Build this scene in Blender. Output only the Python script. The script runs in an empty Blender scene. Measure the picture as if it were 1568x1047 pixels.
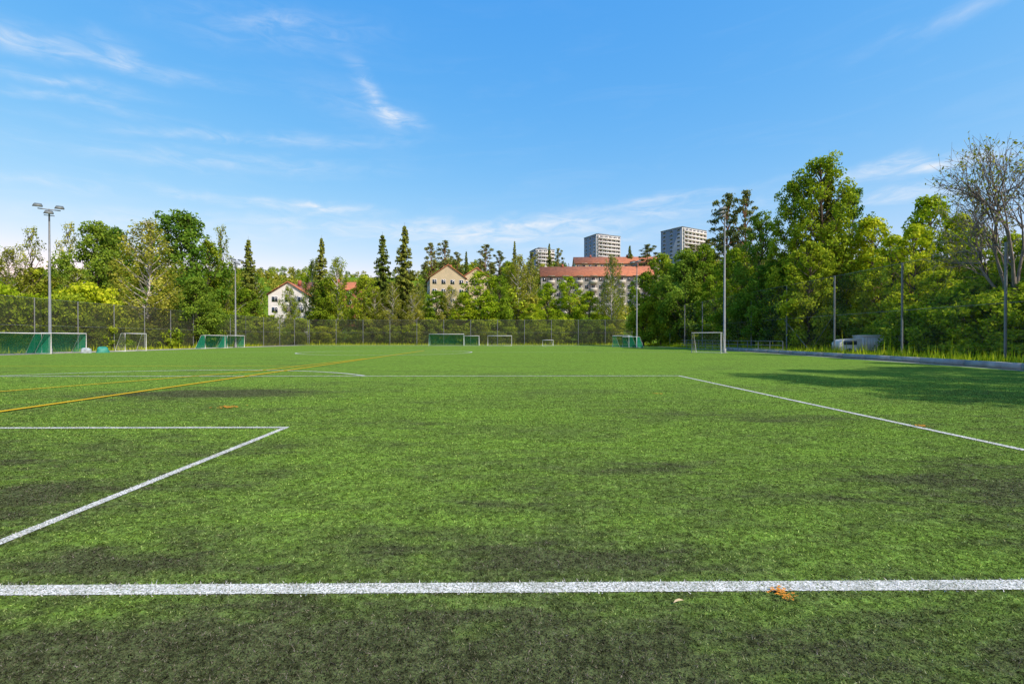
import bpy, math, random
import numpy as np
from mathutils import Vector
random.seed(7); R=np.random.default_rng(11)
C=bpy.context
F=740.0
# ------------------------------------------------------------------ helpers
class Acc:
    def __init__(s): s.v=[];s.n=0;s.f=[];s.m=[];s.a=[]
    def add(s,v,f,mat=0,var=0.5):
        v=np.asarray(v,float).reshape(-1,3); f=np.asarray(f,int)
        s.v.append(v); s.f.append(f+s.n); s.m.append(np.full(len(f),mat))
        s.a.append(np.broadcast_to(np.asarray(var,float),(len(v),)) ); s.n+=len(v)
    def mesh(s,name,mats,smooth=False):
        me=bpy.data.meshes.new(name)
        V=np.concatenate(s.v); me.vertices.add(len(V)); me.vertices.foreach_set('co',V.ravel())
        loops=np.concatenate([f.ravel() for f in s.f])
        tot=np.concatenate([np.full(len(f),f.shape[1]) for f in s.f])
        st=np.concatenate([[0],np.cumsum(tot)[:-1]])
        me.loops.add(len(loops)); me.loops.foreach_set('vertex_index',loops.astype(np.int32))
        me.polygons.add(len(tot)); me.polygons.foreach_set('loop_start',st.astype(np.int32)); me.polygons.foreach_set('loop_total',tot.astype(np.int32))
        me.polygons.foreach_set('material_index',np.concatenate(s.m).astype(np.int32))
        if smooth: me.polygons.foreach_set('use_smooth',np.ones(len(tot),bool))
        at=me.attributes.new('var','FLOAT','POINT'); at.data.foreach_set('value',np.concatenate(s.a).astype(np.float32))
        for m in mats: me.materials.append(m)
        me.update(calc_edges=True); me.validate()
        return me
    def obj(s,name,mats,loc=(0,0,0),smooth=False,parent=None):
        o=bpy.data.objects.new(name,s.mesh(name,mats,smooth)); C.collection.objects.link(o); o.location=loc
        if parent: o.parent=parent
        return o
def empty(name,loc=(0,0,0),rz=0):
    e=bpy.data.objects.new(name,None); C.collection.objects.link(e); e.location=loc; e.rotation_euler[2]=rz; return e
def box(A,c,s,mat=0,rz=0,var=.5):
    x,y,z=[k/2 for k in s]
    v=np.array([[-x,-y,-z],[x,-y,-z],[x,y,-z],[-x,y,-z],[-x,-y,z],[x,-y,z],[x,y,z],[-x,y,z]])
    if rz:
        c_,s_=math.cos(rz),math.sin(rz); v=np.stack([v[:,0]*c_-v[:,1]*s_,v[:,0]*s_+v[:,1]*c_,v[:,2]],1)
    A.add(v+np.array(c),[[0,3,2,1],[4,5,6,7],[0,1,5,4],[1,2,6,5],[2,3,7,6],[3,0,4,7]],mat,var)
def tube(A,pts,rad,sides=6,mat=0,cap=False,var=.5):
    pts=np.asarray(pts,float); n=len(pts)
    if np.isscalar(rad): rad=[rad]*n
    vs=[]
    for i in range(n):
        d=pts[min(i+1,n-1)]-pts[max(i-1,0)]; d/=np.linalg.norm(d)+1e-9
        up=np.array([0,0,1.]) if abs(d[2])<.9 else np.array([1.,0,0])
        a=np.cross(d,up); a/=np.linalg.norm(a); b=np.cross(d,a)
        t=np.arange(sides)/sides*2*math.pi
        vs.append(pts[i]+rad[i]*(np.cos(t)[:,None]*a+np.sin(t)[:,None]*b))
    f=[[i*sides+j,i*sides+(j+1)%sides,(i+1)*sides+(j+1)%sides,(i+1)*sides+j] for i in range(n-1) for j in range(sides)]
    A.add(np.concatenate(vs),f,mat,var)
    if cap: A.add(vs[-1],[list(range(sides))],mat,var); A.add(vs[0],[list(range(sides))[::-1]],mat,var)
def norm(a): return a/(np.linalg.norm(a,axis=1,keepdims=True)+1e-9)
def leaves(A,c,out,size,mat,var,bias=.9,asp=.6):
    n=len(c); nn=norm(out*bias+R.normal(size=(n,3))*.6); t=norm(np.cross(nn,R.normal(size=(n,3)))); b=np.cross(nn,t)
    s=(size*R.uniform(.55,1.25,n))[:,None]
    v=np.stack([c+t*s,c+b*s*asp,c-t*s,c-b*s*asp],1).reshape(-1,3)
    A.add(v,np.arange(4*n).reshape(-1,4),mat,np.repeat(var,4))
def sst(a,b,x): t=np.clip((x-a)/(b-a),0,1); return t*t*(3-2*t)
def gh(x,y):
    h=48*sst(122,385,y)*(1+.22*sst(40,110,x))
    h=h+ .6*sst(34,60,x)*(1-sst(120,150,y))+1.0*sst(112,124,y)*(1-sst(130,160,y))
    return h
def X(px,d): return (px-784)/F*d       # lateral position of something seen at this bearing, at its real distance
def Z(py,d): return 1.5+(518.5-py)/F*d
# ------------------------------------------------------------------ materials
def newmat(name):
    m=bpy.data.materials.new(name); m.use_nodes=True; nt=m.node_tree; nt.nodes.clear()
    return m,nt,nt.nodes.new('ShaderNodeOutputMaterial')
def N(nt,t,**k):
    n=nt.nodes.new(t)
    for a,b in k.items(): setattr(n,a,b)
    return n
def math_(nt,op,a,b=None,clamp=False):
    n=nt.nodes.new('ShaderNodeMath'); n.operation=op; n.use_clamp=clamp
    for i,q in enumerate((a,b)):
        if q is None: continue
        if isinstance(q,(int,float)): n.inputs[i].default_value=q
        else: nt.links.new(q,n.inputs[i])
    return n.outputs[0]
def mixc(nt,f,a,b,mode='MIX'):
    n=nt.nodes.new('ShaderNodeMix'); n.data_type='RGBA'; n.blend_type=mode
    for i,q in ((0,f),(6,a),(7,b)):
        if isinstance(q,(int,float)): n.inputs[i].default_value=q
        elif isinstance(q,tuple): n.inputs[i].default_value=(*q,1)
        else: nt.links.new(q,n.inputs[i])
    return n.outputs[2]
def ramp(nt,f,stops):
    n=nt.nodes.new('ShaderNodeValToRGB'); e=n.color_ramp.elements
    while len(e)<len(stops): e.new(.5)
    for k,(p,c) in zip(e,stops):
        k.position=p; k.color=(*c,1) if isinstance(c,tuple) else (c,c,c,1)
    nt.links.new(f,n.inputs[0]); return n.outputs[0]
def noise(nt,vec,scale,detail=4,rough=.55,dist=0):
    n=N(nt,'ShaderNodeTexNoise'); n.inputs['Scale'].default_value=scale; n.inputs['Detail'].default_value=detail
    n.inputs['Roughness'].default_value=rough; n.inputs['Distortion'].default_value=dist
    if vec is not None: nt.links.new(vec,n.inputs['Vector'])
    return n.outputs[0]
def blob(nt,vec,cx,cy,rx,ry,tilt,amp,acc):
    mp=N(nt,'ShaderNodeMapping',vector_type='TEXTURE'); mp.inputs['Location'].default_value=(cx,cy,0); mp.inputs['Rotation'].default_value=(0,0,math.radians(tilt)); mp.inputs['Scale'].default_value=(rx,ry,1e5)
    nt.links.new(vec,mp.inputs[0]); g=N(nt,'ShaderNodeTexGradient',gradient_type='QUADRATIC_SPHERE'); nt.links.new(mp.outputs[0],g.inputs[0])
    n=N(nt,'ShaderNodeMath',operation='MULTIPLY_ADD'); nt.links.new(g.outputs[1],n.inputs[0]); n.inputs[1].default_value=amp
    if acc is None: n.inputs[2].default_value=0
    else: nt.links.new(acc,n.inputs[2])
    return n.outputs[0]
def simple(name,c,rough=.7,metal=0,var=.25,scale=3,bump=0):
    m,nt,o=newmat(name); p=N(nt,'ShaderNodeBsdfPrincipled'); p.inputs['Roughness'].default_value=rough; p.inputs['Metallic'].default_value=metal
    tc=N(nt,'ShaderNodeTexCoord'); f=noise(nt,tc.outputs['Object'],scale,6)
    f=ramp(nt,f,[(.3,0.),(.7,1.)])
    col=mixc(nt,f,tuple(k*(1-var) for k in c),tuple(min(1,k*(1+var*.4)) for k in c))
    nt.links.new(col,p.inputs['Base Color']); nt.links.new(p.outputs[0],o.inputs[0])
    if bump:
        b=N(nt,'ShaderNodeBump'); b.inputs['Strength'].default_value=bump; nt.links.new(noise(nt,tc.outputs['Object'],scale*15,4),b.inputs['Height']); nt.links.new(b.outputs[0],p.inputs['Normal'])
    return m
def leafmat(name,c1,c2,c3,trans=.3):
    m,nt,o=newmat(name)
    at=N(nt,'ShaderNodeAttribute',attribute_name='var'); oi=N(nt,'ShaderNodeObjectInfo')
    col=ramp(nt,at.outputs['Fac'],[(0,c1),(.5,c2),(1,c3)])
    hs=N(nt,'ShaderNodeHueSaturation'); nt.links.new(col,hs.inputs['Color'])
    nt.links.new(math_(nt,'ADD',math_(nt,'MULTIPLY',oi.outputs['Random'],.45),.95),hs.inputs['Value'])
    nt.links.new(math_(nt,'ADD',math_(nt,'MULTIPLY',oi.outputs['Random'],-.035),.505),hs.inputs['Hue'])
    d=N(nt,'ShaderNodeBsdfDiffuse'); t=N(nt,'ShaderNodeBsdfTranslucent'); mx=N(nt,'ShaderNodeMixShader'); mx.inputs[0].default_value=trans
    nt.links.new(hs.outputs[0],d.inputs[0])
    tcol=mixc(nt,1.0,hs.outputs[0],(1.5,1.4,.6),'MULTIPLY'); nt.links.new(tcol,t.inputs[0])
    nt.links.new(d.outputs[0],mx.inputs[1]); nt.links.new(t.outputs[0],mx.inputs[2]); nt.links.new(mx.outputs[0],o.inputs[0])
    return m
def netmat(name,c,opacity):
    m,nt,o=newmat(name); d=N(nt,'ShaderNodeBsdfDiffuse'); d.inputs[0].default_value=(*c,1); t=N(nt,'ShaderNodeBsdfTransparent')
    tc=N(nt,'ShaderNodeTexCoord'); f=noise(nt,tc.outputs['Object'],.6,2)
    f=math_(nt,'ADD',math_(nt,'MULTIPLY',math_(nt,'SUBTRACT',f,.5),.35),opacity,True)
    mx=N(nt,'ShaderNodeMixShader'); nt.links.new(f,mx.inputs[0]); nt.links.new(t.outputs[0],mx.inputs[1]); nt.links.new(d.outputs[0],mx.inputs[2]); nt.links.new(mx.outputs[0],o.inputs[0])
    return m
L_lime=leafmat('leaf_lime',(.09,.17,.008),(.22,.34,.014),(.40,.50,.04))
L_mid=leafmat('leaf_mid',(.055,.12,.01),(.145,.25,.018),(.28,.39,.03))
L_dark=leafmat('leaf_dark',(.03,.085,.012),(.085,.18,.02),(.18,.30,.035))
L_olive=leafmat('leaf_olive',(.09,.12,.018),(.22,.27,.035),(.40,.42,.08))
L_conif=leafmat('needles_spruce',(.03,.055,.016),(.095,.145,.028),(.23,.28,.04),.15)
L_conif2=leafmat('needles_pine',(.045,.07,.028),(.10,.14,.04),(.21,.24,.06),.15)
bark=simple('bark',(.10,.075,.055),.9,scale=4,var=.5,bump=.4)
bark_grey=simple('bark_grey',(.22,.19,.16),.9,scale=4,var=.4)
bark_pine=simple('bark_pine',(.25,.12,.06),.9,scale=3,var=.5)
bark_birch=simple('bark_birch',(.5,.48,.44),.8,scale=5,var=.75)
steel=simple('galvanised_steel',(.20,.22,.23),.6,.2)
steel_dark=simple('fence_post_steel',(.15,.18,.18),.6,.2)
white_paint=simple('white_paint',(.75,.76,.76),.4,var=.1)
chain=netmat('chain_link_net',(.05,.055,.04),.48)
windnet=netmat('fence_net_thin',(.07,.08,.07),.14)
green_net=netmat('green_goal_net',(.02,.25,.15),.6)
teal=simple('teal_padding',(.03,.27,.2),.6)
concrete=simple('concrete',(.36,.36,.35),.9,scale=2,var=.35,bump=.3)
glass=simple('window_glass',(.04,.055,.07),.12,var=.3)
tile=simple('roof_tile',(.42,.15,.07),.8,scale=1,var=.35)
# ---- turf colour
def turf_color(nt):
    g=N(nt,'ShaderNodeNewGeometry'); P=g.outputs['Position']
    mp=N(nt,'ShaderNodeMapping'); mp.inputs['Scale'].default_value=(.4,1,1); nt.links.new(P,mp.inputs[0])
    big=noise(nt,mp.outputs[0],.6,5,.65,.6); med=noise(nt,mp.outputs[0],3.6,5,.75); far=noise(nt,P,.09,2)
    sx=N(nt,'ShaderNodeSeparateXYZ'); nt.links.new(P,sx.inputs[0])
    y=sx.outputs[1]
    wear=N(nt,'ShaderNodeMapRange'); nt.links.new(y,wear.inputs[0]); wear.inputs[1].default_value=1.5; wear.inputs[2].default_value=7; wear.inputs[3].default_value=.13; wear.inputs[4].default_value=.01
    wear2=N(nt,'ShaderNodeMapRange'); nt.links.new(y,wear2.inputs[0]); wear2.inputs[1].default_value=8; wear2.inputs[2].default_value=45; wear2.inputs[3].default_value=.0; wear2.inputs[4].default_value=-.12
    q=math_(nt,'ADD',math_(nt,'MULTIPLY',big,.52),math_(nt,'MULTIPLY',med,.48))
    q=math_(nt,'ADD',math_(nt,'ADD',q,wear.outputs[0]),wear2.outputs[0])
    q=math_(nt,'ADD',q,math_(nt,'MULTIPLY',math_(nt,'SUBTRACT',far,.5),.25))
    # worn areas of the goal mouth
    for cx,cy,rx,ry,am in [(-8.5,13.2,7,2.6,.34),(-1.0,2.2,4.0,.75,.28),(-5.5,6.7,3,1.6,.16),(.3,3.25,1.8,.6,.2),(4.5,4.6,2.6,1.2,.2),(-2.9,3.2,1.2,.55,.2),(3.2,2.3,2.4,.5,.2),(-4.6,4.6,1.6,1,.18),(1.5,5.6,2.6,.8,.14),(5,9,4,1.6,.12),(-1.2,8.5,3,1.2,.1)]:
        q=blob(nt,P,cx,cy,rx,ry,0,am,q)
    f=ramp(nt,q,[(.43,0.),(.54,.34),(.68,1.)])
    col=mixc(nt,f,(.195,.36,.042),(.085,.10,.045))
    return col,P
m,nt,o=newmat('artificial_turf'); turf=m
col,P=turf_color(nt)
fi=noise(nt,P,75,3,.7); f=ramp(nt,fi,[(.38,0.),(.62,1.)])
vo=noise(nt,P,17,5,.8); f2=ramp(nt,vo,[(.38,0.),(.62,1.)])
v3=noise(nt,P,3.5,5,.75); f3=ramp(nt,v3,[(.36,.68),(.62,1.1)])
col=mixc(nt,math_(nt,'MULTIPLY',f,.3),col,(.30,.42,.13))
d1=mixc(nt,f2,(.33,.30,.35),(1.08,1.08,1.04)); col=mixc(nt,1.0,col,d1,'MULTIPLY'); col=mixc(nt,1.0,col,f3,'MULTIPLY')
d=N(nt,'ShaderNodeBsdfDiffuse'); nt.links.new(col,d.inputs[0])
b=N(nt,'ShaderNodeBump'); b.inputs['Strength'].default_value=.5; b.inputs['Distance'].default_value=.02; nt.links.new(fi,b.inputs['Height']); nt.links.new(b.outputs[0],d.inputs['Normal'])
nt.links.new(d.outputs[0],o.inputs[0])
m,nt,o=newmat('turf_blades'); blades=m
col,P=turf_color(nt); at=N(nt,'ShaderNodeAttribute',attribute_name='var')
# var<1 : green fibre brightness ; var>1.5 : painted white fibre ; var<.12: rubber crumb
mul=ramp(nt,at.outputs['Fac'],[(0,(.09,.08,.11)),(.2,(.38,.38,.38)),(.6,(1.35,1.28,1.25)),(1,(3.0,2.3,4.2))])
col=mixc(nt,1.0,col,mul,'MULTIPLY')
f2=ramp(nt,noise(nt,P,26,5,.9),[(.42,(.16,.14,.18)),(.5,(.9,.9,.9)),(.60,(1.5,1.42,1.6))]); col=mixc(nt,1.0,col,f2,'MULTIPLY')
isw=math_(nt,'GREATER_THAN',at.outputs['Fac'],1.4)
wv=math_(nt,'SUBTRACT',at.outputs['Fac'],1.5)
wc=mixc(nt,wv,(.10,.10,.10),(.92,.92,.90))
col=mixc(nt,isw,col,wc)
d=N(nt,'ShaderNodeBsdfDiffuse'); t=N(nt,'ShaderNodeBsdfTranslucent'); mx=N(nt,'ShaderNodeMixShader'); mx.inputs[0].default_value=.22
nt.links.new(col,d.inputs[0]); nt.links.new(col,t.inputs[0]); nt.links.new(d.outputs[0],mx.inputs[1]); nt.links.new(t.outputs[0],mx.inputs[2]); nt.links.new(mx.outputs[0],o.inputs[0])
def linemat(name,c,dirty):
    m,nt,o=newmat(name); g=N(nt,'ShaderNodeNewGeometry')
    f=ramp(nt,noise(nt,g.outputs['Position'],70,4,.8),[(.42,0.),(.56,1.)])
    f3=ramp(nt,noise(nt,g.outputs['Position'],6,4,.7),[(.35,.0),(.6,1.)])
    f=math_(nt,'MULTIPLY',f,math_(nt,'ADD',math_(nt,'MULTIPLY',f3,.4),.6))
    col=mixc(nt,f,dirty,c); d=N(nt,'ShaderNodeBsdfDiffuse'); nt.links.new(col,d.inputs[0]); nt.links.new(d.outputs[0],o.inputs[0]); return m
lw=linemat('white_line_fibre',(.85,.85,.82),(.18,.20,.14)); ly=linemat('yellow_line_fibre',(.8,.47,.02),(.5,.38,.04)); lo=linemat('orange_fibre',(.75,.27,.03),(.4,.22,.05))
m,nt,o=newmat('grass_ground'); gm=m; g=N(nt,'ShaderNodeNewGeometry')
f=ramp(nt,noise(nt,g.outputs['Position'],.8,6,.7),[(.35,(.06,.11,.012)),(.55,(.13,.23,.02)),(.75,(.21,.22,.06))])
d=N(nt,'ShaderNodeBsdfDiffuse'); nt.links.new(f,d.inputs[0]); nt.links.new(d.outputs[0],o.inputs[0])
asph=simple('asphalt',(.34,.32,.28),.95,scale=.8,var=.4)
# ------------------------------------------------------------------ camera, sun, sky
cam=bpy.data.objects.new('camera',bpy.data.cameras.new('camera')); C.collection.objects.link(cam)
cam.location=(0,0,1.5); cam.data.lens=17.0; cam.data.sensor_width=36; cam.rotation_euler=(math.radians(89.62),0,0); cam.data.clip_end=8000; cam.data.clip_start=.05
C.scene.camera=cam
el=math.radians(43); hx,hy=.76,-.65; az=math.atan2(hx,hy)
S=Vector((hx*math.cos(el),hy*math.cos(el),math.sin(el)))
sun=bpy.data.objects.new('sun',bpy.data.lights.new('sun','SUN')); C.collection.objects.link(sun)
sun.data.energy=5.0; sun.data.angle=math.radians(.5); sun.data.color=(1,.93,.80); sun.rotation_euler=S.to_track_quat('Z','Y').to_euler(); sun.location=(60,-40,80)
w=bpy.data.worlds.new('World'); C.scene.world=w; w.use_nodes=True; nt=w.node_tree; nt.nodes.clear()
out=N(nt,'ShaderNodeOutputWorld'); bg=N(nt,'ShaderNodeBackground'); bg.inputs[1].default_value=.13; nt.links.new(bg.outputs[0],out.inputs[0])
sky=N(nt,'ShaderNodeTexSky'); sky.sky_type='NISHITA'; sky.sun_disc=False; sky.sun_elevation=el; sky.sun_rotation=az; sky.air_density=1.0; sky.dust_density=.6; sky.ozone_density=2.5
hs=N(nt,'ShaderNodeHueSaturation'); hs.inputs['Saturation'].default_value=1.25; hs.inputs['Value'].default_value=1.25; nt.links.new(sky.outputs[0],hs.inputs['Color'])
# tone the physical sky per channel to the clear northern summer blue of the photograph
sc_=N(nt,'ShaderNodeSeparateColor'); nt.links.new(hs.outputs[0],sc_.inputs[0]); cc_=N(nt,'ShaderNodeCombineColor')
for i,(k,g) in enumerate([(2.15,1.17),(1.02,.60),(1.0,.16)]):
    q=math_(nt,'MAXIMUM',math_(nt,'MULTIPLY',sc_.outputs[i],.13),.001)
    q=math_(nt,'MULTIPLY',math_(nt,'POWER',q,g),k/.13); nt.links.new(q,cc_.inputs[i])
tc=N(nt,'ShaderNodeTexCoord'); sp=N(nt,'ShaderNodeSeparateXYZ'); nt.links.new(tc.outputs['Generated'],sp.inputs[0])
A_=math_(nt,'ARCTAN2',sp.outputs[0],sp.outputs[1]); E_=math_(nt,'ARCSINE',sp.outputs[2])
def streak(sa,se,scale,det,dist):
    cb=N(nt,'ShaderNodeCombineXYZ'); nt.links.new(math_(nt,'MULTIPLY',A_,sa),cb.inputs[0]); nt.links.new(math_(nt,'ADD',math_(nt,'MULTIPLY',E_,se),math_(nt,'MULTIPLY',A_,-.8)),cb.inputs[1])
    return noise(nt,cb.outputs[0],scale,det,.62,dist)
s1=streak(3,20,1.3,6,.6); s2=streak(9,34,1.4,6,1.0)
w1=math_(nt,'MULTIPLY',math_(nt,'SUBTRACT',streak(4,8,2,3,.3),.5),.05)
AE=N(nt,'ShaderNodeCombineXYZ'); nt.links.new(A_,AE.inputs[0]); nt.links.new(math_(nt,'ADD',E_,w1),AE.inputs[1])
tex=ramp(nt,s2,[(.38,0.),(.72,1.)])
tot=None
W=[(572,148,48,11,-48,.9),(608,181,38,7,-14,1.0),(545,165,90,26,-10,.2),(150,92,190,12,3,.7),(60,55,130,14,10,.5),(100,125,130,8,3,.5),(430,48,150,20,8,.4),(485,318,85,8,1,1.6),(1400,255,130,11,-2,1.5),(1400,296,130,8,0,1.0),
(820,345,340,10,2,1.1),(760,364,280,14,0,1.0),(330,250,260,14,5,.5),(380,212,230,8,6,.5),(1480,18,160,12,6,.4),(60,277,140,8,0,.5),(270,296,120,7,0,.6),(990,312,150,7,3,.6),(250,345,300,16,0,.5),(100,150,160,6,3,.4)]
for (px,py,Lp,Wp,tilt,st) in W:
    a0=math.atan((px-784)/F); e0=math.atan((518.5-py)/math.hypot(F,px-784)); k=math.cos(a0)
    tot=blob(nt,AE.outputs[0],a0,e0,Lp/F*k*k*2,Wp/F*k*2.1,tilt,st*1.15,tot)
cl=math_(nt,'MULTIPLY',tot,math_(nt,'ADD',math_(nt,'MULTIPLY',tex,.85),.15))
gen=ramp(nt,s1,[(.52,0.),(.9,.22)])
gen=math_(nt,'MULTIPLY',gen,ramp(nt,E_,[(0,1.),(.6,.15)]))
cl=math_(nt,'MULTIPLY',math_(nt,'ADD',cl,gen),.8,True)
cl=math_(nt,'MINIMUM',cl,.8)
colr=mixc(nt,cl,cc_.outputs[0],(6.8,7.1,7.5)); nt.links.new(colr,bg.inputs[0])
try: w.cycles.sampling_method='NONE'
except Exception as e: print(e)
C.scene.view_settings.view_transform='Standard'; C.scene.view_settings.look='None'; C.scene.view_settings.exposure=0
# ------------------------------------------------------------------ ground
xs=np.unique(np.concatenate([np.linspace(-3000,-300,12),np.linspace(-300,400,90),np.linspace(400,3000,12)]))
ys=np.unique(np.concatenate([np.linspace(-1500,-40,8),np.linspace(-40,110,20),np.linspace(110,460,90),np.linspace(460,4500,14)]))
gx,gy=np.meshgrid(xs,ys); A=Acc(); nx=len(xs); ny=len(ys)
i,j=np.meshgrid(np.arange(nx-1),np.arange(ny-1)); b0=(j*nx+i).ravel()
A.add(np.stack([gx,gy,gh(gx,gy)],-1).reshape(-1,3),np.stack([b0,b0+1,b0+nx+1,b0+nx],1)); A.obj('ground',[gm],smooth=True)
def sheet(name,pts,z,mat):
    A=Acc(); A.add([(x,y,z) for x,y in pts],[list(range(len(pts)))]); return A.obj(name,[mat])
sheet('asphalt_path',[(-50.6,-25),(28.2,-25),(24.0,22),(25.2,30),(26.8,49),(28,64),(28.4,111.5),(-50.6,111.5)],.006,asph)
sheet('artificial_turf_pitch',[(-45.6,-20),(20,-20),(22.2,8),(23.6,22),(24.5,30),(26.1,49),(27.2,64),(27.4,106.5),(-45.8,106.5)],.012,turf)
# markings: pitch axis is turned 0.6 deg to the left of the view
th=.0108
def U(u,v): return (u-th*v, v+th*u)
def strip(A,pts,w,z):
    pts=[np.array(p) for p in pts]; n=len(pts); Lf=[];Rt=[]
    for i in range(n):
        d=pts[min(i+1,n-1)]-pts[max(i-1,0)]; d=d/np.linalg.norm(d); nn=np.array([-d[1],d[0]])
        Lf.append((*(pts[i]+nn*w/2),z)); Rt.append((*(pts[i]-nn*w/2),z))
    A.add(Lf+Rt,[[i+n,i+1+n,i+1,i] for i in range(n-1)])
cu=-13.0; g0=2.88
def ln(name,mat,segs,z):
    A=Acc()
    for k,(pp,wd) in enumerate(segs): strip(A,[U(*p) for p in pp],wd,z+.0012*k)
    return A.obj(name,[mat])
arc=[(cu+9.15*math.cos(t),g0+11+9.15*math.sin(t)) for t in np.linspace(math.radians(37),math.radians(143),40)]
circ=[(cu+9.15*math.cos(t),g0+50+9.15*math.sin(t)) for t in np.linspace(0,2*math.pi,80)]
ln('pitch_marking_white',lw,[([(-45,g0),(20,g0)],.115),([(cu+9.3,g0+.06),(cu+9.3,g0+5.25)],.095),([(cu+9.3+.047,g0+5.25),(cu-9.3,g0+5.25),(cu-9.3,g0+.06)],.10),
 ([(cu+19.9,g0+.06),(cu+19.9,g0+16.4)],.11),([(cu+19.95,g0+16.4),(cu-20.2,g0+16.4),(cu-20.2,g0+.06)],.13),(arc,.15),(circ,.18),([(-45,g0+50),(21,g0+50)],.13),
 ([(cu-20.2,g0+100),(cu-20.2,g0+83.5),(cu+20.2,g0+83.5),(cu+20.2,g0+100)],.13),([(-45,g0+100),(20,g0+100)],.13)],.017)
ln('pitch_marking_yellow',ly,[([(-10.25,4.5),(-10.25,60)],.15),([(-14.4,9),(-14.2,13.4),(-12.8,17.5),(-11.4,22),(-10.5,36)],.12),([(-30,26.2),(-11,26.2)],.08)],.034)
# orange colour spills: groups of small flecks
A=Acc()
for (px,py,s) in [(1197,914,.085),(1207,922,.05),(1410,654,.16),(350,625,.3),(1007,604,.14)]:
    d=1110/(py-518.5); x0=X(px,d)
    for q in range(46):
        x=x0+R.normal(0,s*.38); y=d+R.normal(0,s*.34); r=s*R.uniform(.04,.15); k=5; t=np.arange(k)/k*2*math.pi; rr=r*R.uniform(.5,1.2,k)
        A.add(np.stack([x+np.cos(t)*rr,y+np.sin(t)*rr,.028+s*.02+R.uniform(0,.006,k)],1),[list(range(k))])
A.obj('pitch_mark_orange',[lo])
# fibres near the viewer
n=600000
yy=np.exp(R.uniform(math.log(1.6),math.log(24),n)); xx=R.uniform(-1.2,1.2,n)*yy
keep=R.random(n)<1-sst(8,23,yy); yy=yy[keep]; xx=xx[keep]; n=len(yy)
uu=xx+th*yy; vv=yy-th*xx
isl=(abs(vv-g0)<.058+R.normal(0,.012,n))|((abs(uu-(cu+9.3))<.05)&(vv>g0)&(vv<g0+5.3))|((abs(vv-(g0+5.25))<.05)&(uu<cu+9.3))|((abs(uu-(cu+19.9))<.055)&(vv>g0)&(vv<g0+16.4))|((abs(vv-(g0+16.4))<.06)&(uu<cu+19.9))
isy=(abs(uu+10.25)<.07)&(vv>4.5)
sc=(yy/2.2)**.75; hgt=R.uniform(.003,.012,n)*sc**.45; wd=R.uniform(.0011,.0027,n)*sc
a=R.uniform(0,2*math.pi,n); le=R.uniform(0,2*math.pi,n); lr=hgt*R.uniform(.6,2.4,n)
# patchy wear along the painted lines
wearn=.5+.5*np.sin(uu*5.1+2*np.sin(uu*1.7+vv*2.3))*np.sin(vv*4.3+1.3*uu)
var=R.beta(1.7,1.7,n); var=np.where(R.random(n)<.22,R.uniform(0,.12,n),var); var=np.where(isl&(R.random(n)<.80-.20*wearn),1.5+R.random(n)**.75,var)
z0=np.full(n,.012)
kk=~(isy&(R.random(n)<.8))
p0=np.stack([xx-np.cos(a)*wd,yy-np.sin(a)*wd,z0],1); p1=np.stack([xx+np.cos(a)*wd,yy+np.sin(a)*wd,z0],1)
p2=np.stack([xx+np.cos(le)*lr,yy+np.sin(le)*lr,z0+hgt+np.where(isl,.005,0)],1)
p0,p1,p2,var=p0[kk],p1[kk],p2[kk],var[kk]; n=len(var)
A=Acc(); A.add(np.stack([p0,p1,p2],1).reshape(-1,3),np.arange(3*n).reshape(-1,3),0,np.repeat(var,3)); A.obj('turf_fibres',[blades])
# dry leaf
A=Acc(); leafc=simple('dry_leaf',(.5,.42,.25),.8)
lx=X(1040,2.7)
A.add([(lx-.035,2.685,.03),(lx-.005,2.695,.036),(lx+.035,2.715,.03),(lx+.005,2.71,.042),(lx-.02,2.70,.04)],[[0,1,4],[1,3,4],[1,2,3]]); A.obj('dry_leaf',[leafc])
# kerb
A=Acc(); kp=[(22.8,8),(23.6,16),(24.2,23),(25.3,30),(27.0,49),(28.2,64)]
kp2=[]
for (a,b),(c,d) in zip(kp[:-1],kp[1:]):
    m_=max(1,int(math.hypot(c-a,d-b)/2.4))
    kp2+=[(a+(c-a)*i/m_,b+(d-b)*i/m_) for i in range(m_)]
kp2.append(kp[-1])
for (a,b),(c,d) in zip(kp2[:-1],kp2[1:]):
    L=math.hypot(c-a,d-b)-.03; box(A,((a+c)/2+.2,(b+d)/2,.16),(L,.34,.34),0,math.atan2(d-b,c-a))
A.obj('concrete_kerb',[concrete])
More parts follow.
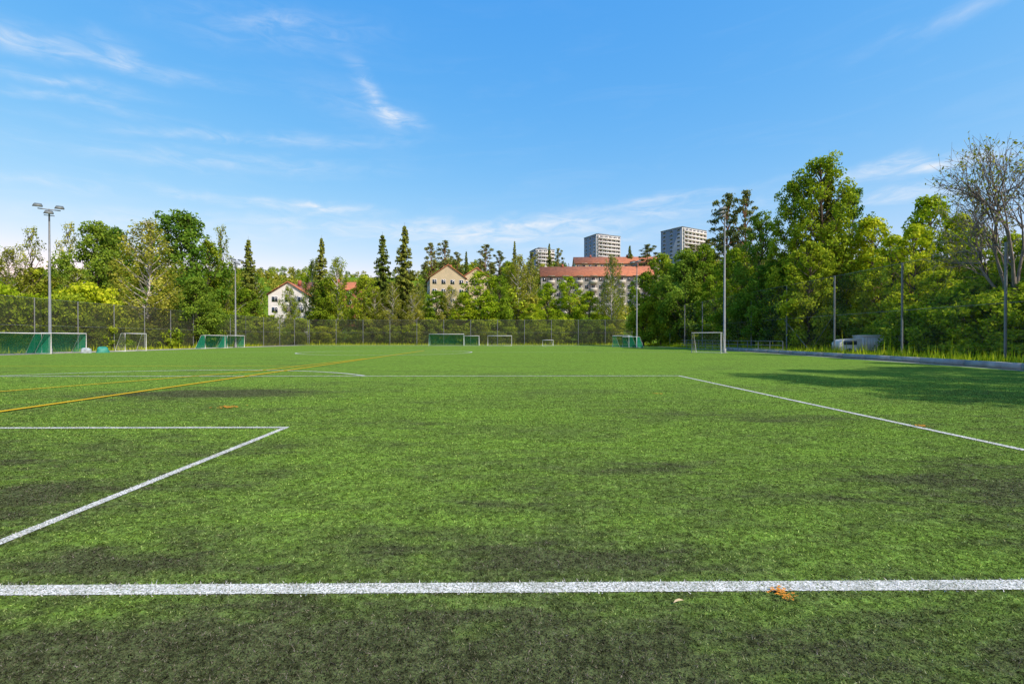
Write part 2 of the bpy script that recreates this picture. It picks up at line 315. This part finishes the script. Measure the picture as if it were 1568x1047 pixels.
# ------------------------------------------------------------------ trees
def sph(n):
    return norm(R.normal(size=(n,3)))
def crown_tree(name,H,Rc,base,ncl,nl,ls,leaf,bk,clr=.30,prof=.55,zs=.8,peak=.45,droop=0,trunk_r=.22,fill=.62,topv=0):
    A=Acc(); ls=ls*.9; nl=nl*1.1
    bend=R.normal(0,.25,(6,2)); hs_=np.linspace(0,1,6)
    tp=np.array([[bend[i,0]*hs_[i]*H*.05,bend[i,1]*hs_[i]*H*.05,H*.9*hs_[i]] for i in range(6)])
    tube(A,tp,[trunk_r*H/15*(1-.93*h)*(1.25 if h==0 else 1) for h in hs_],8,0)
    cb=base*H
    for c in range(ncl):
        t=(c+R.random())/ncl
        z=cb+(H-cb)*t
        rr=(math.sin(math.pi*min(1,(t+.06)**(math.log(.5)/math.log(peak))*.93+.02)))**prof*Rc*R.uniform(.8,1.12)
        ang=c*2.399+R.uniform(-.5,.5); rad=rr*math.sqrt(R.uniform(.1,1))*.8
        cr=Rc*clr*R.uniform(.65,1.25)*(1-.4*t*(1 if topv==0 else 1.3))
        cc=np.array([math.cos(ang)*rad,math.sin(ang)*rad,min(z,H-cr*zs*.9)])
        hh=max(cb*.6,cc[2]-rad*.75-.6)/ (H*.92); k=min(5,hh*5); i0=int(min(4,k)); st=tp[i0]+(tp[i0+1]-tp[i0])*(k-i0)
        mid=(st+cc)/2+np.array([0,0,-.08*rad])
        tube(A,[st,mid,cc],[.07*H/15,.045*H/15,.012],4,0)
        for q in range(2):
            e=cc+sph(1)[0]*cr*.8; tube(A,[mid*.4+cc*.6,e],[.025,.008],3,0)
        m_=int(nl*(cr/(Rc*clr))**2)
        ns=7; sc_=cc+sph(ns)*cr*.6*np.array([1,1,zs]); pick=R.integers(0,ns,m_)
        dirs=sph(m_); dirs[:,2]=np.where((dirs[:,2]<-.3)&(R.random(m_)<.5),-dirs[:,2],dirs[:,2])
        r=cr*fill*R.random(m_)**.4
        p=sc_[pick]+dirs*r[:,None]*np.array([1,1,zs])
        if droop: p[:,2]-=R.random(m_)**1.5*droop
        ax=p*np.array([1,1,0]); ax=ax/(Rc)
        out=norm(norm(p-cc)*.8+ax*.8+np.array([0,0,.35]))
        cv=R.uniform(-.2,.2)
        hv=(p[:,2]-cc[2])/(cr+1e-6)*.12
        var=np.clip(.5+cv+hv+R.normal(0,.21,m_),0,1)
        leaves(A,p,out,ls,1,var)
    me=A.mesh(name,[bk,leaf]); return (me,H,Rc*2)
def spruce(name,H,Rc,leaf,nw=38,ls=.28,p=.85):
    A=Acc(); tube(A,[(0,0,0),(0,0,H*.5),(0,0,H)],[.26,.15,.015],7,0)
    P=[];O=[];V=[]
    for i in range(nw):
        t=i/nw; z=H*(.06+.93*t); nb=int(11-4*t)
        for b in range(nb):
            a=R.uniform(0,2*math.pi); L=(Rc*(1-t)**p+.15)*R.uniform(.6,1.15); dr=-.28*L*R.uniform(.5,1.3)
            e=np.array([math.cos(a)*L,math.sin(a)*L,dr+.08*L]); 
            if i%2==0: tube(A,[(0,0,z),(e[0],e[1],z+e[2])],[.035,.008],3,0)
            m_=int(8+L*18); s=R.random(m_)**.7
            pp=np.array([0,0,z])+e*s[:,None]; pp[:,2]+=-.1*np.sin(s*3.1)*L
            side=np.array([-math.sin(a),math.cos(a),0]); pp+=side*(R.normal(0,.18,m_)*(1.2-s)*L*.8+R.normal(0,.06,m_))[:,None]
            pp[:,2]-=R.random(m_)*.32
            P.append(pp); O.append(np.tile(np.array([math.cos(a)*.8,math.sin(a)*.8,.6]),(m_,1))); V.append(np.clip(.3+.4*s+R.normal(0,.16,m_)+R.uniform(-.15,.15),0,1))
    leaves(A,np.concatenate(P),np.concatenate(O),ls,1,np.concatenate(V),.9,.45)
    return (A.mesh(name,[bark,leaf]),H,Rc*2)
def twiggy(name,H,leaf,nleaf=1.0):
    A=Acc(); P=[]
    def br(p,d,L,r,lv):
        q=p+d*L*.5+R.normal(0,.05*L,3); e=p+d*L
        tube(A,[p,q,e],[r,r*.8,r*.6],5 if lv<2 else 3,0)
        if lv>=5:
            for _ in range(2):
                nd=d+R.normal(0,.7,3); tube(A,[e,e+nd*.35],[.012,.005],3,0)
                if R.random()<nleaf: P.append(e+nd*.35)
                if R.random()<nleaf: P.append(e+nd*.15+R.normal(0,.08,3))
            return
        for k in range(4 if lv<3 else 3):
            nd=d+R.normal(0,.48,3)+np.array([0,0,.08]); nd/=np.linalg.norm(nd)
            br(p+d*L*R.uniform(.4,1),nd,L*R.uniform(.62,.84),r*.58,lv+1)
    br(np.zeros(3),np.array([0,0,1.]),H*.25,.17,0)
    P=np.array(P); leaves(A,P,norm(P*np.array([1,1,.1])),.09,1,np.clip(R.normal(.5,.2,len(P)),0,1))
    V=np.concatenate(A.v); return (A.mesh(name,[bark_grey,leaf]),V[:,2].max(),(np.percentile(V[:,0],97)-np.percentile(V[:,0],3)))
T={}
T['oak']=crown_tree('oak',15,5.6,.14,70,300,.21,L_dark,bark)
T['maple']=crown_tree('maple',15,5.0,.10,72,280,.21,L_mid,bark,clr=.29)
T['lime']=crown_tree('linden',14,4.8,.08,72,290,.19,L_lime,bark,clr=.29)
T['lime2']=crown_tree('linden2',14,4.2,.05,75,270,.18,L_lime,bark,clr=.28,peak=.4)
T['aspen']=crown_tree('aspen',18,4.8,.07,95,270,.17,L_mid,bark,clr=.27,prof=.5,peak=.4)
T['aspen2']=crown_tree('aspen2',18,4.8,.07,95,260,.17,L_dark,bark,clr=.26,prof=.55,peak=.36)
T['birch']=crown_tree('birch',17,3.6,.14,80,230,.15,L_olive,bark_birch,clr=.29,zs=1.3,peak=.42,droop=1.6,topv=1,trunk_r=.16)
T['birchg']=crown_tree('birchg',17,3.5,.10,80,220,.16,L_mid,bark_birch,clr=.28,zs=1.3,peak=.38,droop=1.2,topv=1,trunk_r=.16)
T['pine']=crown_tree('pine',20,3.9,.36,46,300,.18,L_conif2,bark_pine,clr=.32,zs=.5,trunk_r=.24)
T['spruce']=spruce('spruce',22,4.2,L_conif)
T['spruce2']=spruce('spruce2',20,3.6,L_conif,34,p=.7)
T['bush']=crown_tree('bush',5,3.2,.0,30,300,.16,L_mid,bark,clr=.38,trunk_r=.1)
T['bushl']=crown_tree('bushl',5,3.0,.0,30,300,.16,L_lime,bark,clr=.38,trunk_r=.1)
T['sparse']=twiggy('bare_tree',14,L_olive,.6)
T['sparse2']=crown_tree('young_birch',13,2.8,.1,45,100,.15,L_olive,bark,clr=.28,zs=1.2,droop=.6,trunk_r=.12)
NM={'oak':'oak_tree','maple':'maple_tree','lime':'linden_tree','lime2':'linden_tree','aspen':'aspen_tree','aspen2':'aspen_tree','birch':'birch_tree','birchg':'birch_tree','pine':'pine_tree','spruce':'spruce_tree','spruce2':'spruce_tree','bush':'bush','bushl':'bush','sparse':'sparse_tree','sparse2':'young_birch_tree'}
def put(k,x,y,H,Wd,rz=None):
    me,h,wd=T[k]; o=bpy.data.objects.new(NM[k],me); C.collection.objects.link(o)
    o.location=(x,y,float(gh(x,y))-.1); o.scale=(Wd/wd,Wd/wd,H/h); o.rotation_euler[2]=R.uniform(0,6.28) if rz is None else rz; return o
def tree(k,px,d,top,wpx):
    x=X(px,d); put(k,x,d,Z(top,d)-float(gh(x,d))+.1,wpx*1.18/F*d)
TL=[ # left side group
('birch',15,78,376,60),('sparse2',50,80,345,50),('sparse2',108,84,338,46),('birchg',-30,76,360,80),
('oak',148,82,341,100),('birch',228,72,333,96),('oak',278,92,325,125),('maple',318,96,368,64),('sparse2',340,100,343,40),
('oak',180,90,350,80),('oak',300,80,425,80),('birch',120,76,415,70),('maple',60,82,410,80),
('spruce',381,112,362,46),('birchg',350,104,400,50),('maple',372,108,440,60),('birchg',392,116,416,40),
('birchg',443,122,437,40),
('spruce',493,124,360,42),('birchg',480,128,395,36),('birchg',517,120,392,50),('maple',503,120,425,50),
('maple',560,120,420,54),('spruce2',586,126,355,44),('spruce',620,124,341,56),('birch',572,119,440,46),('birch',600,119,430,42),('birch',632,118,446,42),
('maple',668,122,445,62),('birch',690,120,436,46),('lime',735,122,416,80),('lime',712,119,450,56),('maple',765,124,422,48),('birch',795,146,388,54),('birch',812,150,395,44),('maple',778,152,400,44),
('lime2',838,124,434,50),('lime',872,124,424,62),('lime2',902,121,446,46),('birch',936,118,388,42),('lime',815,119,465,46),('birch',640,134,430,36),
('maple',985,100,418,58),('maple',1012,98,388,64),('oak',1048,92,384,92),('maple',1078,90,374,60),('maple',1095,80,420,70),
('pine',1112,92,297,62),('pine',1140,88,292,54),('maple',1128,72,380,84),
('aspen2',1165,66,325,84),('aspen',1215,60,275,90),('aspen',1255,58,240,124),('spruce2',1268,60,231,56),('aspen2',1300,62,285,84),('oak',1180,62,400,90),('maple',1238,54,370,90),
('lime2',1335,56,335,96),('lime',1365,50,362,100),('lime2',1425,50,302,108),('lime',1400,46,345,100),('lime2',1468,48,330,90),('lime',1500,44,350,100),('lime2',1550,42,360,90),('lime2',1440,42,415,90),
('sparse',1552,35,192,110),('lime2',1600,36,340,110),('lime',1545,38,410,90),('lime',1660,34,330,130),
# conifers and trees standing on the hill
('pine',660,190,372,30),('pine',681,195,368,34),('spruce',714,200,382,20),('pine',744,205,374,34),('spruce',788,210,366,20),('spruce',841,215,370,20),('pine',855,225,380,22),('spruce',964,250,374,22),('pine',992,240,374,40),('pine',765,220,384,28),('pine',700,210,386,30),('pine',1060,260,374,44),('pine',1085,250,366,44),('pine',815,215,386,26)]
for t_ in TL: tree(*t_)
# shrubs behind the fences
for y in np.arange(34,112,3.6):
    put('bushl' if y<66 and R.random()<.75 else 'bush',-55.5+R.uniform(-1,1.4),y,R.uniform(6.6,8.8) if y<66 else R.uniform(4.6,7.8),R.uniform(7,10.5))
    put('bush',-52.8+R.uniform(-.6,.6),y+1.4,R.uniform(2.0,4.2),R.uniform(4,5.5))
for x in np.arange(-54,34,4.2):
    if -44<x<-39.5: put('bush',x,116.5,2.6,4); continue
    put('bushl' if R.random()<.45 else 'bush',x+R.uniform(-1,1),117+R.uniform(-1,2),R.uniform(3,6.8),R.uniform(6,9))
    if R.random()<.5: put('bush',x+R.uniform(-1,1),115+R.uniform(-.6,.6),R.uniform(1.6,3.2),R.uniform(3.5,5.5))
for y in np.arange(25,112,3.5):
    if 43.5<y<50: put('bushl',38.5,y,3.5,6); continue
    put('bushl' if R.random()<.75 else 'bush',34.6+R.uniform(-.6,1.2),y,R.uniform(2.2,5.2),R.uniform(5,7))
    put('bush' if R.random()<.4 else 'bushl',39+R.uniform(-1,1),y+1,R.uniform(5,8),R.uniform(7,9))
# trees to the right of the viewer, the ones that shade the pitch
for k,x,y,h,wd in [('aspen',30.5,-3,24,12),('aspen',29.8,2,25,11),('lime',31,-8.5,23,12),('aspen',31.5,7.5,22,11),('lime2',33,-15,20,10),('maple',33,13,17,10),('lime2',34,20,14,8),('aspen',36,27,14,8)]: put(k,x,y,h,wd)
# ------------------------------------------------------------------ forest on the hill (one mass)
def lowtree(kind):
    A=Acc()
    if kind=='c':
        for i in range(15):
            t=i/15; n_=int(34*(1-t)+8); a=R.uniform(0,6.28,n_); r=(.2*(1-t)**.85+.01)*np.sqrt(R.random(n_))
            p=np.stack([np.cos(a)*r,np.sin(a)*r,.08+.92*t-.3*r],1); leaves(A,p,np.stack([np.cos(a)*.7,np.sin(a)*.7,np.full(n_,.7)],1),.035,0,np.clip(R.normal(.4,.2,n_),0,1),.8,.5)
        tube(A,[(0,0,-.1),(0,0,.5),(0,0,1)],[.012,.008,.001],4,0)
    else:
        for i in range(20):
            t=R.random(); z=.2+.68*t; rr=.30*math.sin(math.pi*(.12+.8*t))**.6; a=R.uniform(0,6.28); c=np.array([math.cos(a)*rr*.7,math.sin(a)*rr*.7,z]); n_=42
            d=sph(n_); p=c+d*.13*R.random(n_)[:,None]**.4; leaves(A,p,d+np.array([0,0,.4]),.033,0,np.clip(R.normal(.5+R.uniform(-.2,.2),.18,n_),0,1),.9,.7)
        tube(A,[(0,0,-.1),(0,0,.5),(0,0,.8)],[.015,.01,.003],4,0)
    return np.concatenate(A.v),A
tmp=[lowtree('c') for _ in range(3)]+[lowtree('b') for _ in range(4)]
FA=Acc(); cnt=0
for _ in range(1700):
    y=130+300*R.random()**.8; tt=R.uniform(-1.15,1.1); x=tt*y; px=784+tt*F
    if cnt>640: break
    if abs(x)>330: continue
    g_=float(gh(x,y)); h=R.uniform(9,17)
    if 395<px<480: lim=404 if y>150 else 510
    elif px<395: lim=405
    elif px<650: lim=428 if y<220 else 414
    elif px<760: lim=448 if y<186 else 388
    elif px<822: lim=400
    elif px<1010: lim=448 if y<205 else (407 if y<246 else 389)
    else: lim=385
    lim+=R.uniform(-1,14); zt=Z(lim,y)
    if g_+h>zt: h=zt-g_
    if h<4.5: continue
    if any(abs(x-bx)<bw and abs(y-by)<bd for bx,by,bw,bd in [(-61.5,137,9,9),(-24,186,16,12),(34,213,32,9),(50,250,34,9),(80,420,22,22),(143,385,26,26),(-52,180,16,9)]): continue
    con=R.random()<.22
    V,A0=tmp[R.integers(0,3)] if con else tmp[R.integers(3,7)]
    rz=R.uniform(0,6.28); c_,s_=math.cos(rz),math.sin(rz)
    Vt=np.stack([V[:,0]*c_-V[:,1]*s_,V[:,0]*s_+V[:,1]*c_,V[:,2]],1)*h+np.array([x,y,g_])
    mt=0 if con else int(R.integers(1,4))
    tint=R.uniform(-.2,.1)
    base=FA.n
    FA.v.append(Vt); FA.a.append(np.clip(np.concatenate(A0.a)+tint,0,1)); 
    for f in A0.f: FA.f.append(f+base); FA.m.append(np.full(len(f),mt))
    FA.n+=len(Vt); cnt+=1
FA.obj('distant_forest',[L_conif,L_mid,L_dark,L_olive,L_lime])
# weeds along the verges
A=Acc(); n=52000
side=R.random(n); y=R.uniform(20,108,n); 
x=np.where(side<.5,np.interp(y,[16,30,49,64,108],[24.6,26.2,28,29.2,29.2])+R.random(n)*5.5,-50.3-R.random(n)*2.2)
far=side>.8; x=np.where(far,R.uniform(-50,32,n),x); y=np.where(far,R.uniform(111.6,115.5,n),y)
h=R.gamma(3,.09,n)*np.where(R.random(n)<.3,1.7,1); a=R.uniform(0,6.28,n); wd=R.uniform(.03,.07,n)
z=gh(x,y)
p0=np.stack([x-np.cos(a)*wd,y-np.sin(a)*wd,z],1);p1=np.stack([x+np.cos(a)*wd,y+np.sin(a)*wd,z],1);p2=np.stack([x+R.normal(0,.1,n),y+R.normal(0,.1,n),z+h],1)
A.add(np.stack([p0,p1,p2],1).reshape(-1,3),np.arange(3*n).reshape(-1,3),0,np.repeat(R.random(n),3)); A.obj('verge_grass',[L_lime])
# ------------------------------------------------------------------ fences
def fence(name,p,q,sp,h,net,posts=steel_dark,pr=.045,netz=.05):
    A=Acc(); p=np.array(p,float);q=np.array(q,float); L=np.linalg.norm(q-p); n=max(1,round(L/sp))
    for i in range(n+1):
        c=p+(q-p)*i/n; tube(A,[(c[0],c[1],0),(c[0],c[1],h+.05)],pr,8,0,True)
    for z in (h,h*.5,.12): tube(A,[(p[0],p[1],z),(q[0],q[1],z)],.016,5,0)
    dd=(q-p)/L; nn=np.array([-dd[1],dd[0]])*.06
    A.add([(p[0]+nn[0],p[1]+nn[1],netz),(q[0]+nn[0],q[1]+nn[1],netz),(q[0]+nn[0],q[1]+nn[1],h),(p[0]+nn[0],p[1]+nn[1],h)],[[0,1,2,3]],1)
    return A.obj(name,[posts,net])
fence('chain_link_fence',(-50.2,20),(-51.2,93),5.2,5.8,chain,steel,.05)
fence('chain_link_fence',(-51.2,93),(-47.5,112.5),5.2,5.8,chain,steel,.05)
fence('chain_link_fence',(-47.3,112.8),(28,112.8),6.2,5.9,chain,steel,.06)
fence('ball_stop_fence',(31,6.2),(31,111),8.06,7.5,windnet,steel,pr=.075)
A=Acc()
tube(A,[(28.2,105,0),(28.2,105,6.5)],.06,8,0,True); tube(A,[(28.2,105,6.3),(31,99,0)],.03,6,0)
tube(A,[(31,46.8,3.6),(32.3,52.5,0)],.035,6,0); tube(A,[(31,55,3.6),(31,50,0)],.035,6,0)
A.obj('fence_brace',[steel_dark])
A=Acc()
for y in np.arange(50,80,2.5): tube(A,[(28.0,y,0),(28.0,y,1.25)],.035,6,0,True)
for z in (1.25,.8,.4): tube(A,[(28.0,50,z),(28.0,80,z)],.028,6,0)
A.obj('metal_railing',[steel])
# ------------------------------------------------------------------ flood-light masts
def mast(x,y,h,face,arms=2):
    A=Acc(); tube(A,[(x,y,0),(x,y,.5),(x,y,.5),(x,y,h)],[.19,.19,.13,.07],12,0,True)
    box(A,(x,y,.03),(.5,.5,.06),0)
    fx,fy=math.cos(face),math.sin(face); sx,sy=-fy,fx
    tube(A,[(x-sx*.85,y-sy*.85,h-.05),(x+sx*.85,y+sy*.85,h-.05)],.05,6,0,True)
    tube(A,[(x-sx*.4,y-sy*.4,h-.65),(x+sx*.4,y+sy*.4,h-.65)],.04,6,0,True)
    for k,zz in ((-.8,h),(.8,h),(0,h-.6))[:3+arms]:
        c=np.array([x+sx*k+fx*.35,y+sy*k+fy*.35,zz+.1])
        u=np.array([fx,fy,-.35]);u/=np.linalg.norm(u); s=np.array([sx,sy,0]); t=np.cross(u,s)
        v=[]
        for a,b,c2 in [(-.45,-.34,.0),(-.45,.34,.0),(.4,-.38,.0),(.4,.38,.0),(-.36,-.25,.24),(-.36,.25,.24),(.25,-.28,.24),(.25,.28,.24)]:
            v.append(c+u*a+s*b+t*(-c2 if t[2]<0 else c2))
        A.add(v,[[0,1,3,2],[4,6,7,5],[0,4,5,1],[2,3,7,6],[0,2,6,4],[1,5,7,3]],1)
    return A.obj('floodlight_mast',[steel,steel_dark])
mast(X(77,49),49,14.6,-.9)
mast(X(361,82),82,14.6,-.3)
mast(X(975,88),88,15.2,math.pi+.4)
mast(X(1109,50.5),50.5,14.6,math.pi-.3)
# ------------------------------------------------------------------ goals
def goal(name,x,y,rz,w,h,dep,net=green_net,frame=white_paint,r=.045):
    e=empty(name,(x,y,0.02),rz); A=Acc()  # mouth faces local -y
    a=w/2
    tube(A,[(-a,0,0),(-a,0,h),(a,0,h),(a,0,0)],r,8,0,True)
    for s in (-a,a):
        tube(A,[(s,0,h),(s,dep*.4,h),(s,dep,.03),(s,0,.03)],r*.6,6,0)
    tube(A,[(-a,dep,.03),(a,dep,.03)],r*.6,6,0); tube(A,[(-a,dep*.4,h),(a,dep*.4,h)],r*.5,6,0)
    A.obj('frame',[frame],parent=e)
    B=Acc(); i=.02
    B.add([(-a,.03,h),(a,.03,h),(a,dep*.4,h-i),(-a,dep*.4,h-i),(a,dep,.05),(-a,dep,.05)],[[0,1,2,3],[3,2,4,5]],0)
    for s in (-a+.01,a-.01): B.add([(s,.03,.04),(s,.03,h),(s,dep*.4,h),(s,dep,.05)],[[0,1,2,3]],0)
    B.obj('net',[net],parent=e); return e
q=math.pi/2
thin=netmat('grey_goal_net',(.3,.33,.3),.13)
white_shaded=simple('shaded_white_paint',(.5,.52,.5),.5,var=.2)  # greyer copy of the white frame paint, shade put into its colour
goal('football_goal',X(683,101),101.5,0,7.32,2.44,2.0)
goal('football_goal',X(722,103),103,0,3.2,2.1,1.4)
goal('football_goal',X(765,100),100.5,0,5,2.1,1.5,thin)
goal('small_football_goal',X(839,102),102,0,2.2,1.2,.9,thin)
goal('football_goal',-45.2,44.9,q,5,2.0,1.6); goal('football_goal',-46.5,50.3,q,5,2.05,1.6); goal('football_goal',-44.8,57.6,q,3.2,2.1,1.2,thin)
goal('football_goal',-46,75,q,5,2.0,1.5); goal('football_goal',-46,80.6,q,5,2.0,1.5); goal('football_goal',-46.8,38.5,q,5,2.0,1.5)
goal('football_goal',X(1081,50),50,-.75,3,2.1,1.2,thin,white_shaded,.045)
goal('football_goal',X(950,84),84,-1.2,5,2.0,1.5); goal('football_goal',X(966,80),81,-1.2,4,1.8,1.4)
def bundle(name,x,y,s,mat):
    A=Acc(); nu,nv=14,8; v=[]
    for j in range(nv):
        for i in range(nu):
            a=i/nu*2*math.pi; t=j/(nv-1); r=math.cos(t*math.pi/2)**.45*(1+.15*math.sin(3*a+s[0]))*(1+R.normal(0,.07)); v.append((x+math.cos(a)*r*s[0],y+math.sin(a)*r*s[1],.01+math.sin(t*math.pi/2)*s[2]*(1+.12*math.sin(2*a))))
    A.add(v,[[j*nu+i,j*nu+(i+1)%nu,(j+1)*nu+(i+1)%nu,(j+1)*nu+i] for j in range(nv-1) for i in range(nu)]); return A.obj(name,[mat],smooth=False)
bundle('ball_bag',X(163,52),51.5,(.5,.5,.6),teal)
bundle('ball_bag',X(154,52),50.2,(.45,.4,.5),simple('bag_grey',(.3,.36,.38),.7,var=.5))
# ------------------------------------------------------------------ buildings
def wallm(n,c): return simple(n,c,.85,scale=.6,var=.12)
W_white=wallm('render_white',(.74,.72,.68)); W_beige=wallm('render_beige',(.46,.40,.26)); W_grey=wallm('facade_grey',(.28,.28,.26)); W_orange=wallm('render_orange',(.5,.2,.08)); W_red=wallm('brick_red',(.3,.1,.06)); W_lt=wallm('facade_light',(.62,.65,.66)); W_dk=wallm('facade_shade_and_roof',(.20,.24,.27)); balc=wallm('balcony_front',(.62,.62,.6)); balc2=wallm('balcony_front_beige',(.5,.48,.42))  # W_dk: dark tower roofs, and shade painted into the tower side walls
def block(name,x,y,zb,w,dp,wh,rh,rz,wall,cols,rows,gable_front=False,balconies=False,roof=tile,side_cols=3,flat=False,band=False,sidewall=None):
    e=empty(name,(x,y,zb),rz); A=Acc(); a,b=w/2,dp/2
    v=[(-a,-b,0),(a,-b,0),(a,b,0),(-a,b,0),(-a,-b,wh),(a,-b,wh),(a,b,wh),(-a,b,wh)]
    A.add(v,[[0,1,5,4],[2,3,7,6]],0); A.add(v,[[1,2,6,5],[3,0,4,7],[4,5,6,7]],1 if sidewall else 0)
    if not flat:
        if gable_front: A.add([(-a,-b,wh),(a,-b,wh),(0,-b,wh+rh),(-a,b,wh),(a,b,wh),(0,b,wh+rh)],[[0,1,2],[4,3,5]],0)
        else: A.add([(-a,-b,wh),(-a,b,wh),(-a,0,wh+rh),(a,-b,wh),(a,b,wh),(a,0,wh+rh)],[[1,0,2],[3,4,5]],0)
    A.obj('walls',[wall,sidewall or wall],parent=e)
    B=Acc(); ov=.5; t=.25
    if flat:
        box(B,(0,0,wh+.35),(w+.4,dp+.4,.7),0); box(B,(0,dp*.1,wh+1.9),(w*.45,dp*.4,2.4),0)
    else:
        if gable_front: pr=[(-a-ov,wh-ov*rh/a),(0,wh+rh),(a+ov,wh-ov*rh/a)]; ax=0; le=b+ov
        else: pr=[(-b-ov,wh-ov*rh/b),(0,wh+rh),(b+ov,wh-ov*rh/b)]; ax=1; le=a+ov
        vv=[]
        for s in (-le,le):
            for (p,z) in pr:
                for k in (.03,t+.03): vv.append((p,s,z+k) if ax==0 else (s,p,z+k))
        B.add(vv,[[1,3,9,7],[3,5,11,9],[0,6,8,2],[2,8,10,4],[0,2,3,1],[2,4,5,3],[6,7,9,8],[8,9,11,10],[0,1,7,6],[4,10,11,5]],0)
        for cx in ((-.3,.15,.38) if w>30 else (.15,)): box(B,(w*cx,0 if ax==1 else b*.2,wh+rh+.5),(.9,.9,1.6),1)
    B.obj('roof',[roof,W_red],parent=e)
    G=Acc(); fh=wh/rows
    def win(cx,cz,face,ww,hh):
        if face=='f': box(G,(cx,-b-.03,cz),(ww+.2,.06,hh+.2),1); box(G,(cx,-b-.07,cz),(ww,.06,hh),0); box(G,(cx,-b-.11,cz),(.07,.05,hh),1)
        else:
            s=1 if face=='r' else -1
            box(G,(s*(a+.03),cx,cz),(.06,ww+.2,hh+.2),1); box(G,(s*(a+.07),cx,cz),(.06,ww,hh),0)
    for r in range(rows):
        cz=fh*(r+.55)
        if band:
            for c in range(cols*2): box(G,(-w*.46+w*.92*(c+.5)/(cols*2),-b-.06,cz),(w*.92/(cols*2)*.55,.1,fh*.4),0)
            box(G,(0,-b-.7,cz-fh*.45),(w*.92,1.2,fh*.42),2)
            for c in range(cols+1): box(G,(-w*.46+w*.92*c/cols,-b-.65,cz+.05),(.3,1.1,fh*.56),2)
        else:
            for c in range(cols):
                cx=-a+w*(c+.5)/cols
                win(cx,cz,'f',w/cols*.42,fh*.45)
                if balconies and c%2==1:
                    box(G,(cx,-b-.85,cz-fh*.35),(w/cols*.95,1.4,fh*.36),2); box(G,(cx,-b-.85,cz+fh*.42),(w/cols*.95,1.4,.12),2)
        for c in range(side_cols):
            cy=-b+dp*(c+.5)/side_cols; win(cy,cz,'r',dp/side_cols*.38,fh*.42); win(cy,cz,'l',dp/side_cols*.38,fh*.42)
    G.obj('windows_and_balconies',[glass,white_paint,balc if band else balc2],parent=e); return e
d=135; block('white_apartment_house',X(437,d),d+5,2.0,10.2,11,11.8,3.4,.18,W_white,3,4,gable_front=True)
d=178; block('beige_apartment_house',X(680,d),d+5,10,13,14,13.7,4.6,.25,W_beige,4,4,gable_front=True)
d=184; block('beige_apartment_house',X(722,d),d+8,11,13,12,13.2,4.5,.3,W_beige,3,4,gable_front=True)
d=182; block('red_brick_house',X(505,d),d,6,22,10,13.5,3,.0,W_red,6,4)
d=207; block('long_apartment_building',X(915,d),d+6,12,48,12,16.4,4.6,-.04,W_grey,16,5,balconies=True)
d=245; block('long_apartment_building',X(945,d),d+6,22,42,12,17.6,4.0,-.03,W_beige,14,5,balconies=True)
d=415; block('apartment_tower',X(925,d),d+10,40,25,19,50,0,.42,W_lt,5,16,flat=True,band=True,roof=W_dk,sidewall=W_dk)
d=380; block('apartment_tower',X(1053,d),d+10,38,29,21,49.5,0,.55,W_lt,6,16,flat=True,band=True,roof=W_dk,sidewall=W_dk)
d=430; block('apartment_tower',X(831,d),d+10,40,18,16,41,0,.3,W_lt,4,13,flat=True,band=True,roof=W_dk,sidewall=W_dk)
d=76; block('orange_house',X(1268,d),d,.4,9,9,7.2,2.2,-.2,W_orange,3,3)
d=70; block('white_house',X(1352,d),d,.4,9,9,7.2,2.2,-.2,W_white,3,3)
d=60; block('red_brick_house',X(1470,d),d,.4,11,9,4.2,2.2,-.3,W_red,4,2)
# ------------------------------------------------------------------ white box trailer behind the fence
e=empty('white_box_trailer',(34.0,46.3,gh(34.0,46.3)),-.2)
A=Acc(); wv=simple('trailer_paint',(.72,.72,.70),.4,var=.12)
pf=[(-2.7,.35),(-2.7,1.1),(-2.35,1.42),(-.85,1.55),(-.83,.35)]
n_=len(pf); v=[(x,-.85,z) for x,z in pf]+[(x,.85,z) for x,z in pf]
A.add(v,[[i,i+n_,(i+1)%n_+n_,(i+1)%n_] for i in range(n_)]); A.add(v,[list(range(n_))]); A.add(v,[list(range(n_,2*n_))[::-1]])
box(A,(.95,0,1.05),(3.5,1.9,1.35),0); box(A,(.95,0,1.78),(3.62,2.02,.12),0)
for k in range(15): box(A,(-.7+k*.235,-.965,1.05),(.07,.03,1.25),0)
A.obj('body',[wv],parent=e)
A=Acc(); box(A,(-1.8,-.86,1.12),(1.1,.02,.36),0); box(A,(.95,-.97,.4),(3.5,.05,.1),1)
A.obj('window_and_trim',[glass,steel_dark],parent=e)
A=Acc()
for x in (-1.9,.6,1.5):
    for s in (-.85,.85):
        tube(A,[(x,s-.1,.3),(x,s+.1,.3)],.3,18,0,True); tube(A,[(x,s-.115,.3),(x,s+.115,.3)],.15,12,1,True)
A.obj('wheels',[simple('tyre',(.03,.03,.03),.9),steel],parent=e)
print('done',cnt)
